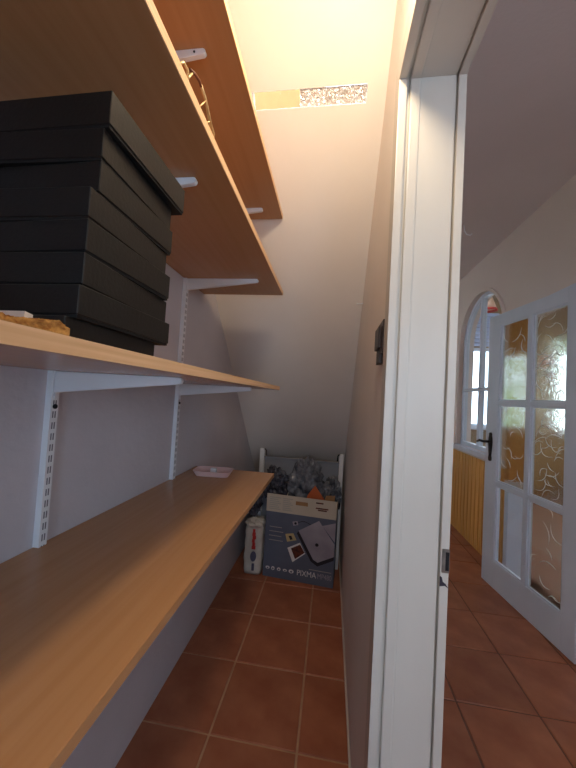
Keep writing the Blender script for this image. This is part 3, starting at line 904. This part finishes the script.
flat('print_line', R4(0.32, 0.47, 0.095, 0.099), 'print_grey', body, 0.0003)

# crumpled lumps
def lump(bm, c, r, seed, amp=0.42, sub=4):
    vs = bmesh.ops.create_icosphere(bm, subdivisions=sub, radius=1.0)['verts']
    for v in vs:
        d = v.co.normalized()
        q = d * 2.1 + Vector((seed, seed * 1.7, 0))
        n1 = 1 - abs(noise.noise(q)) * 2
        n2 = 1 - abs(noise.noise(q * 2.3)) * 2
        n3 = 1 - abs(noise.noise(q * 5.1)) * 2
        s = 1 + amp * (0.6 * n1 + 0.5 * n2 + 0.35 * n3 - 0.75)
        v.co = Vector((c[0] + d.x * r[0] * s, c[1] + d.y * r[1] * s, c[2] + d.z * r[2] * s))
def bag(name, label, c, r, seed, m, group=None, knot=True):
    t = thing(name, label, 'bag', (c[0], c[1], c[2] - r[2]), group=group)
    bm = bmesh.new(); lump(bm, c, r, seed)
    finish('bag_body', bm, m, t, smooth=False)
    if knot:
        bm = bmesh.new(); lump(bm, (c[0] - r[0] * 0.35, c[1] - r[1] * 0.4, c[2] + r[2] * 0.85), (0.028, 0.028, 0.045), seed + 9, 0.5, 3)
        finish('tied_top', bm, m, t)
    return t
GB = 'crumpled bags behind the printer carton'
bag('plastic_bag', 'largest crumpled grey plastic bag rising above the printer carton', (-0.150, 2.335, 0.610), (0.120, 0.072, 0.180), 3.1, 'bag_grey', GB)
bag('plastic_bag', 'crumpled dark plastic bag left of the largest grey bag', (-0.372, 2.335, 0.585), (0.090, 0.062, 0.125), 8.4, 'bag_navy', GB)
bag('plastic_bag', 'crumpled grey plastic bag by the right white post', (0.042, 2.325, 0.585), (0.058, 0.058, 0.100), 5.7, 'bag_grey', GB, False)
oc = thing('orange_folder', 'orange card corner poking out of the printer carton', 'card', (-0.08, 2.25, 0.50))
bm = bmesh.new(); prism(bm, [(-0.155, 0.49), (-0.005, 0.49), (-0.012, 0.552), (-0.078, 0.640), (-0.125, 0.575)], 'y', 2.232, 2.236)
finish('card', bm, 'orange', oc)
cf = thing('cardboard_scrap', 'brown cardboard scrap at the right end of the printer carton', 'cardboard', (0.02, 2.26, 0.5))
bm = bmesh.new(); prism(bm, [(-0.02, 0.50), (0.06, 0.50), (0.062, 0.575), (0.0, 0.568)], 'y', 2.262, 2.268)
finish('sheet', bm, 'carton_raw', cf)

# white post frame with grey panel
rk = thing('storage_rack', 'white post frame with grey back panel behind the printer carton', 'rack', (-0.2, 2.42, 0))
PX = ((-0.522, -0.488), (0.084, 0.114))
for a, b in PX:
    p_ = box('post', a, b, 2.405, 2.435, 0, 0.838, 'white_metal', rk, 0.003, 2)
    cx_ = b if a < 0 else a
    s_ = 1 if a < 0 else -1
    bm = bmesh.new()
    tube(bm, [(cx_ + s_ * 0.001, 2.412, 0.838), (cx_ + s_ * 0.012, 2.412, 0.825), (cx_ + s_ * 0.014, 2.412, 0.785)], 0.005, 6)
    finish('black_hook', bm, 'dark', p_)
box('back_panel', -0.486, 0.082, 2.430, 2.440, 0.08, 0.770, 'grey_panel', rk)
box('rail', -0.488, 0.084, 2.418, 2.442, 0.768, 0.776, 'grey_panel', rk)
for z in (0.08, 0.30):
    box('cross_rail', -0.488, 0.084, 2.412, 2.428, z, z + 0.02, 'white_metal', rk)
bm = bmesh.new(); tube(bm, [(0.099, 2.403, 0.52), (0.099, 2.401, 0.48), (0.094, 2.402, 0.44)], 0.010, 6)
finish('black_strap', bm, 'dark', rk)

# white sack with dark bag on top, left of the carton
sk = thing('paper_sack', 'white sack with red and slate print left of the printer carton', 'sack', (-0.48, 2.25, 0))
bm = bmesh.new()
nz_, na_ = 14, 28
rings = []
for i in range(nz_ + 1):
    z = 0.001 + 0.335 * i / nz_
    f = i / nz_
    hx = 0.066 * (1 - 0.10 * (2 * f - 1) ** 4) + 0.003 * math.sin(i * 1.7)
    hy = 0.055 * (1 - 0.25 * f ** 3)
    ring = []
    for k in range(na_):
        a_ = 2 * math.pi * k / na_
        c_, s_ = math.cos(a_), math.sin(a_)
        e = 0.45
        w = 1 + 0.05 * noise.noise(Vector((c_ * 3, s_ * 3, z * 16)))
        ring.append(bm.verts.new((-0.487 + w * hx * math.copysign(abs(c_) ** e, c_), 2.255 + w * hy * math.copysign(abs(s_) ** e, s_), z + (0.012 * noise.noise(Vector((c_ * 4, s_ * 4, 7))) if i == nz_ else 0))))
    rings.append(ring)
for i in range(nz_):
    for k in range(na_):
        bm.faces.new((rings[i][k], rings[i][(k + 1) % na_], rings[i + 1][(k + 1) % na_], rings[i + 1][k]))
bm.faces.new(rings[0][::-1]); bm.faces.new(rings[-1])
sb = finish('sack_body', bm, 'sack', sk, smooth=True)
bm = bmesh.new(); lump(bm, (-0.485, 2.25, 0.335), (0.070, 0.058, 0.035), 2.2, 0.6, 3)
finish('crumpled_collar', bm, 'sack', sk)
def sprint(nm, pts, m):
    bm = bmesh.new(); prism(bm, pts, 'y', 2.190, 2.199)
    finish(nm, bm, m, sb)
for k in range(6):
    z = 0.175 + k * 0.023
    sprint('red_print', R4(-0.494 + 0.003 * (k % 2), -0.468 - 0.004 * (k % 3), z, z + 0.020), 'print_red')
sprint('slate_print', [(-0.480 + 0.021 * math.cos(a_ * 0.5236), 0.125 + 0.034 * math.sin(a_ * 0.5236)) for a_ in range(12)], 'print_blue')
sprint('slate_print', R4(-0.487, -0.470, 0.03, 0.075), 'print_blue')
bag('plastic_bag', 'crumpled dark plastic bag on the white sack beneath the lowest shelf', (-0.510, 2.26, 0.512), (0.056, 0.054, 0.120), 11.3, 'bag_navy', None, False)
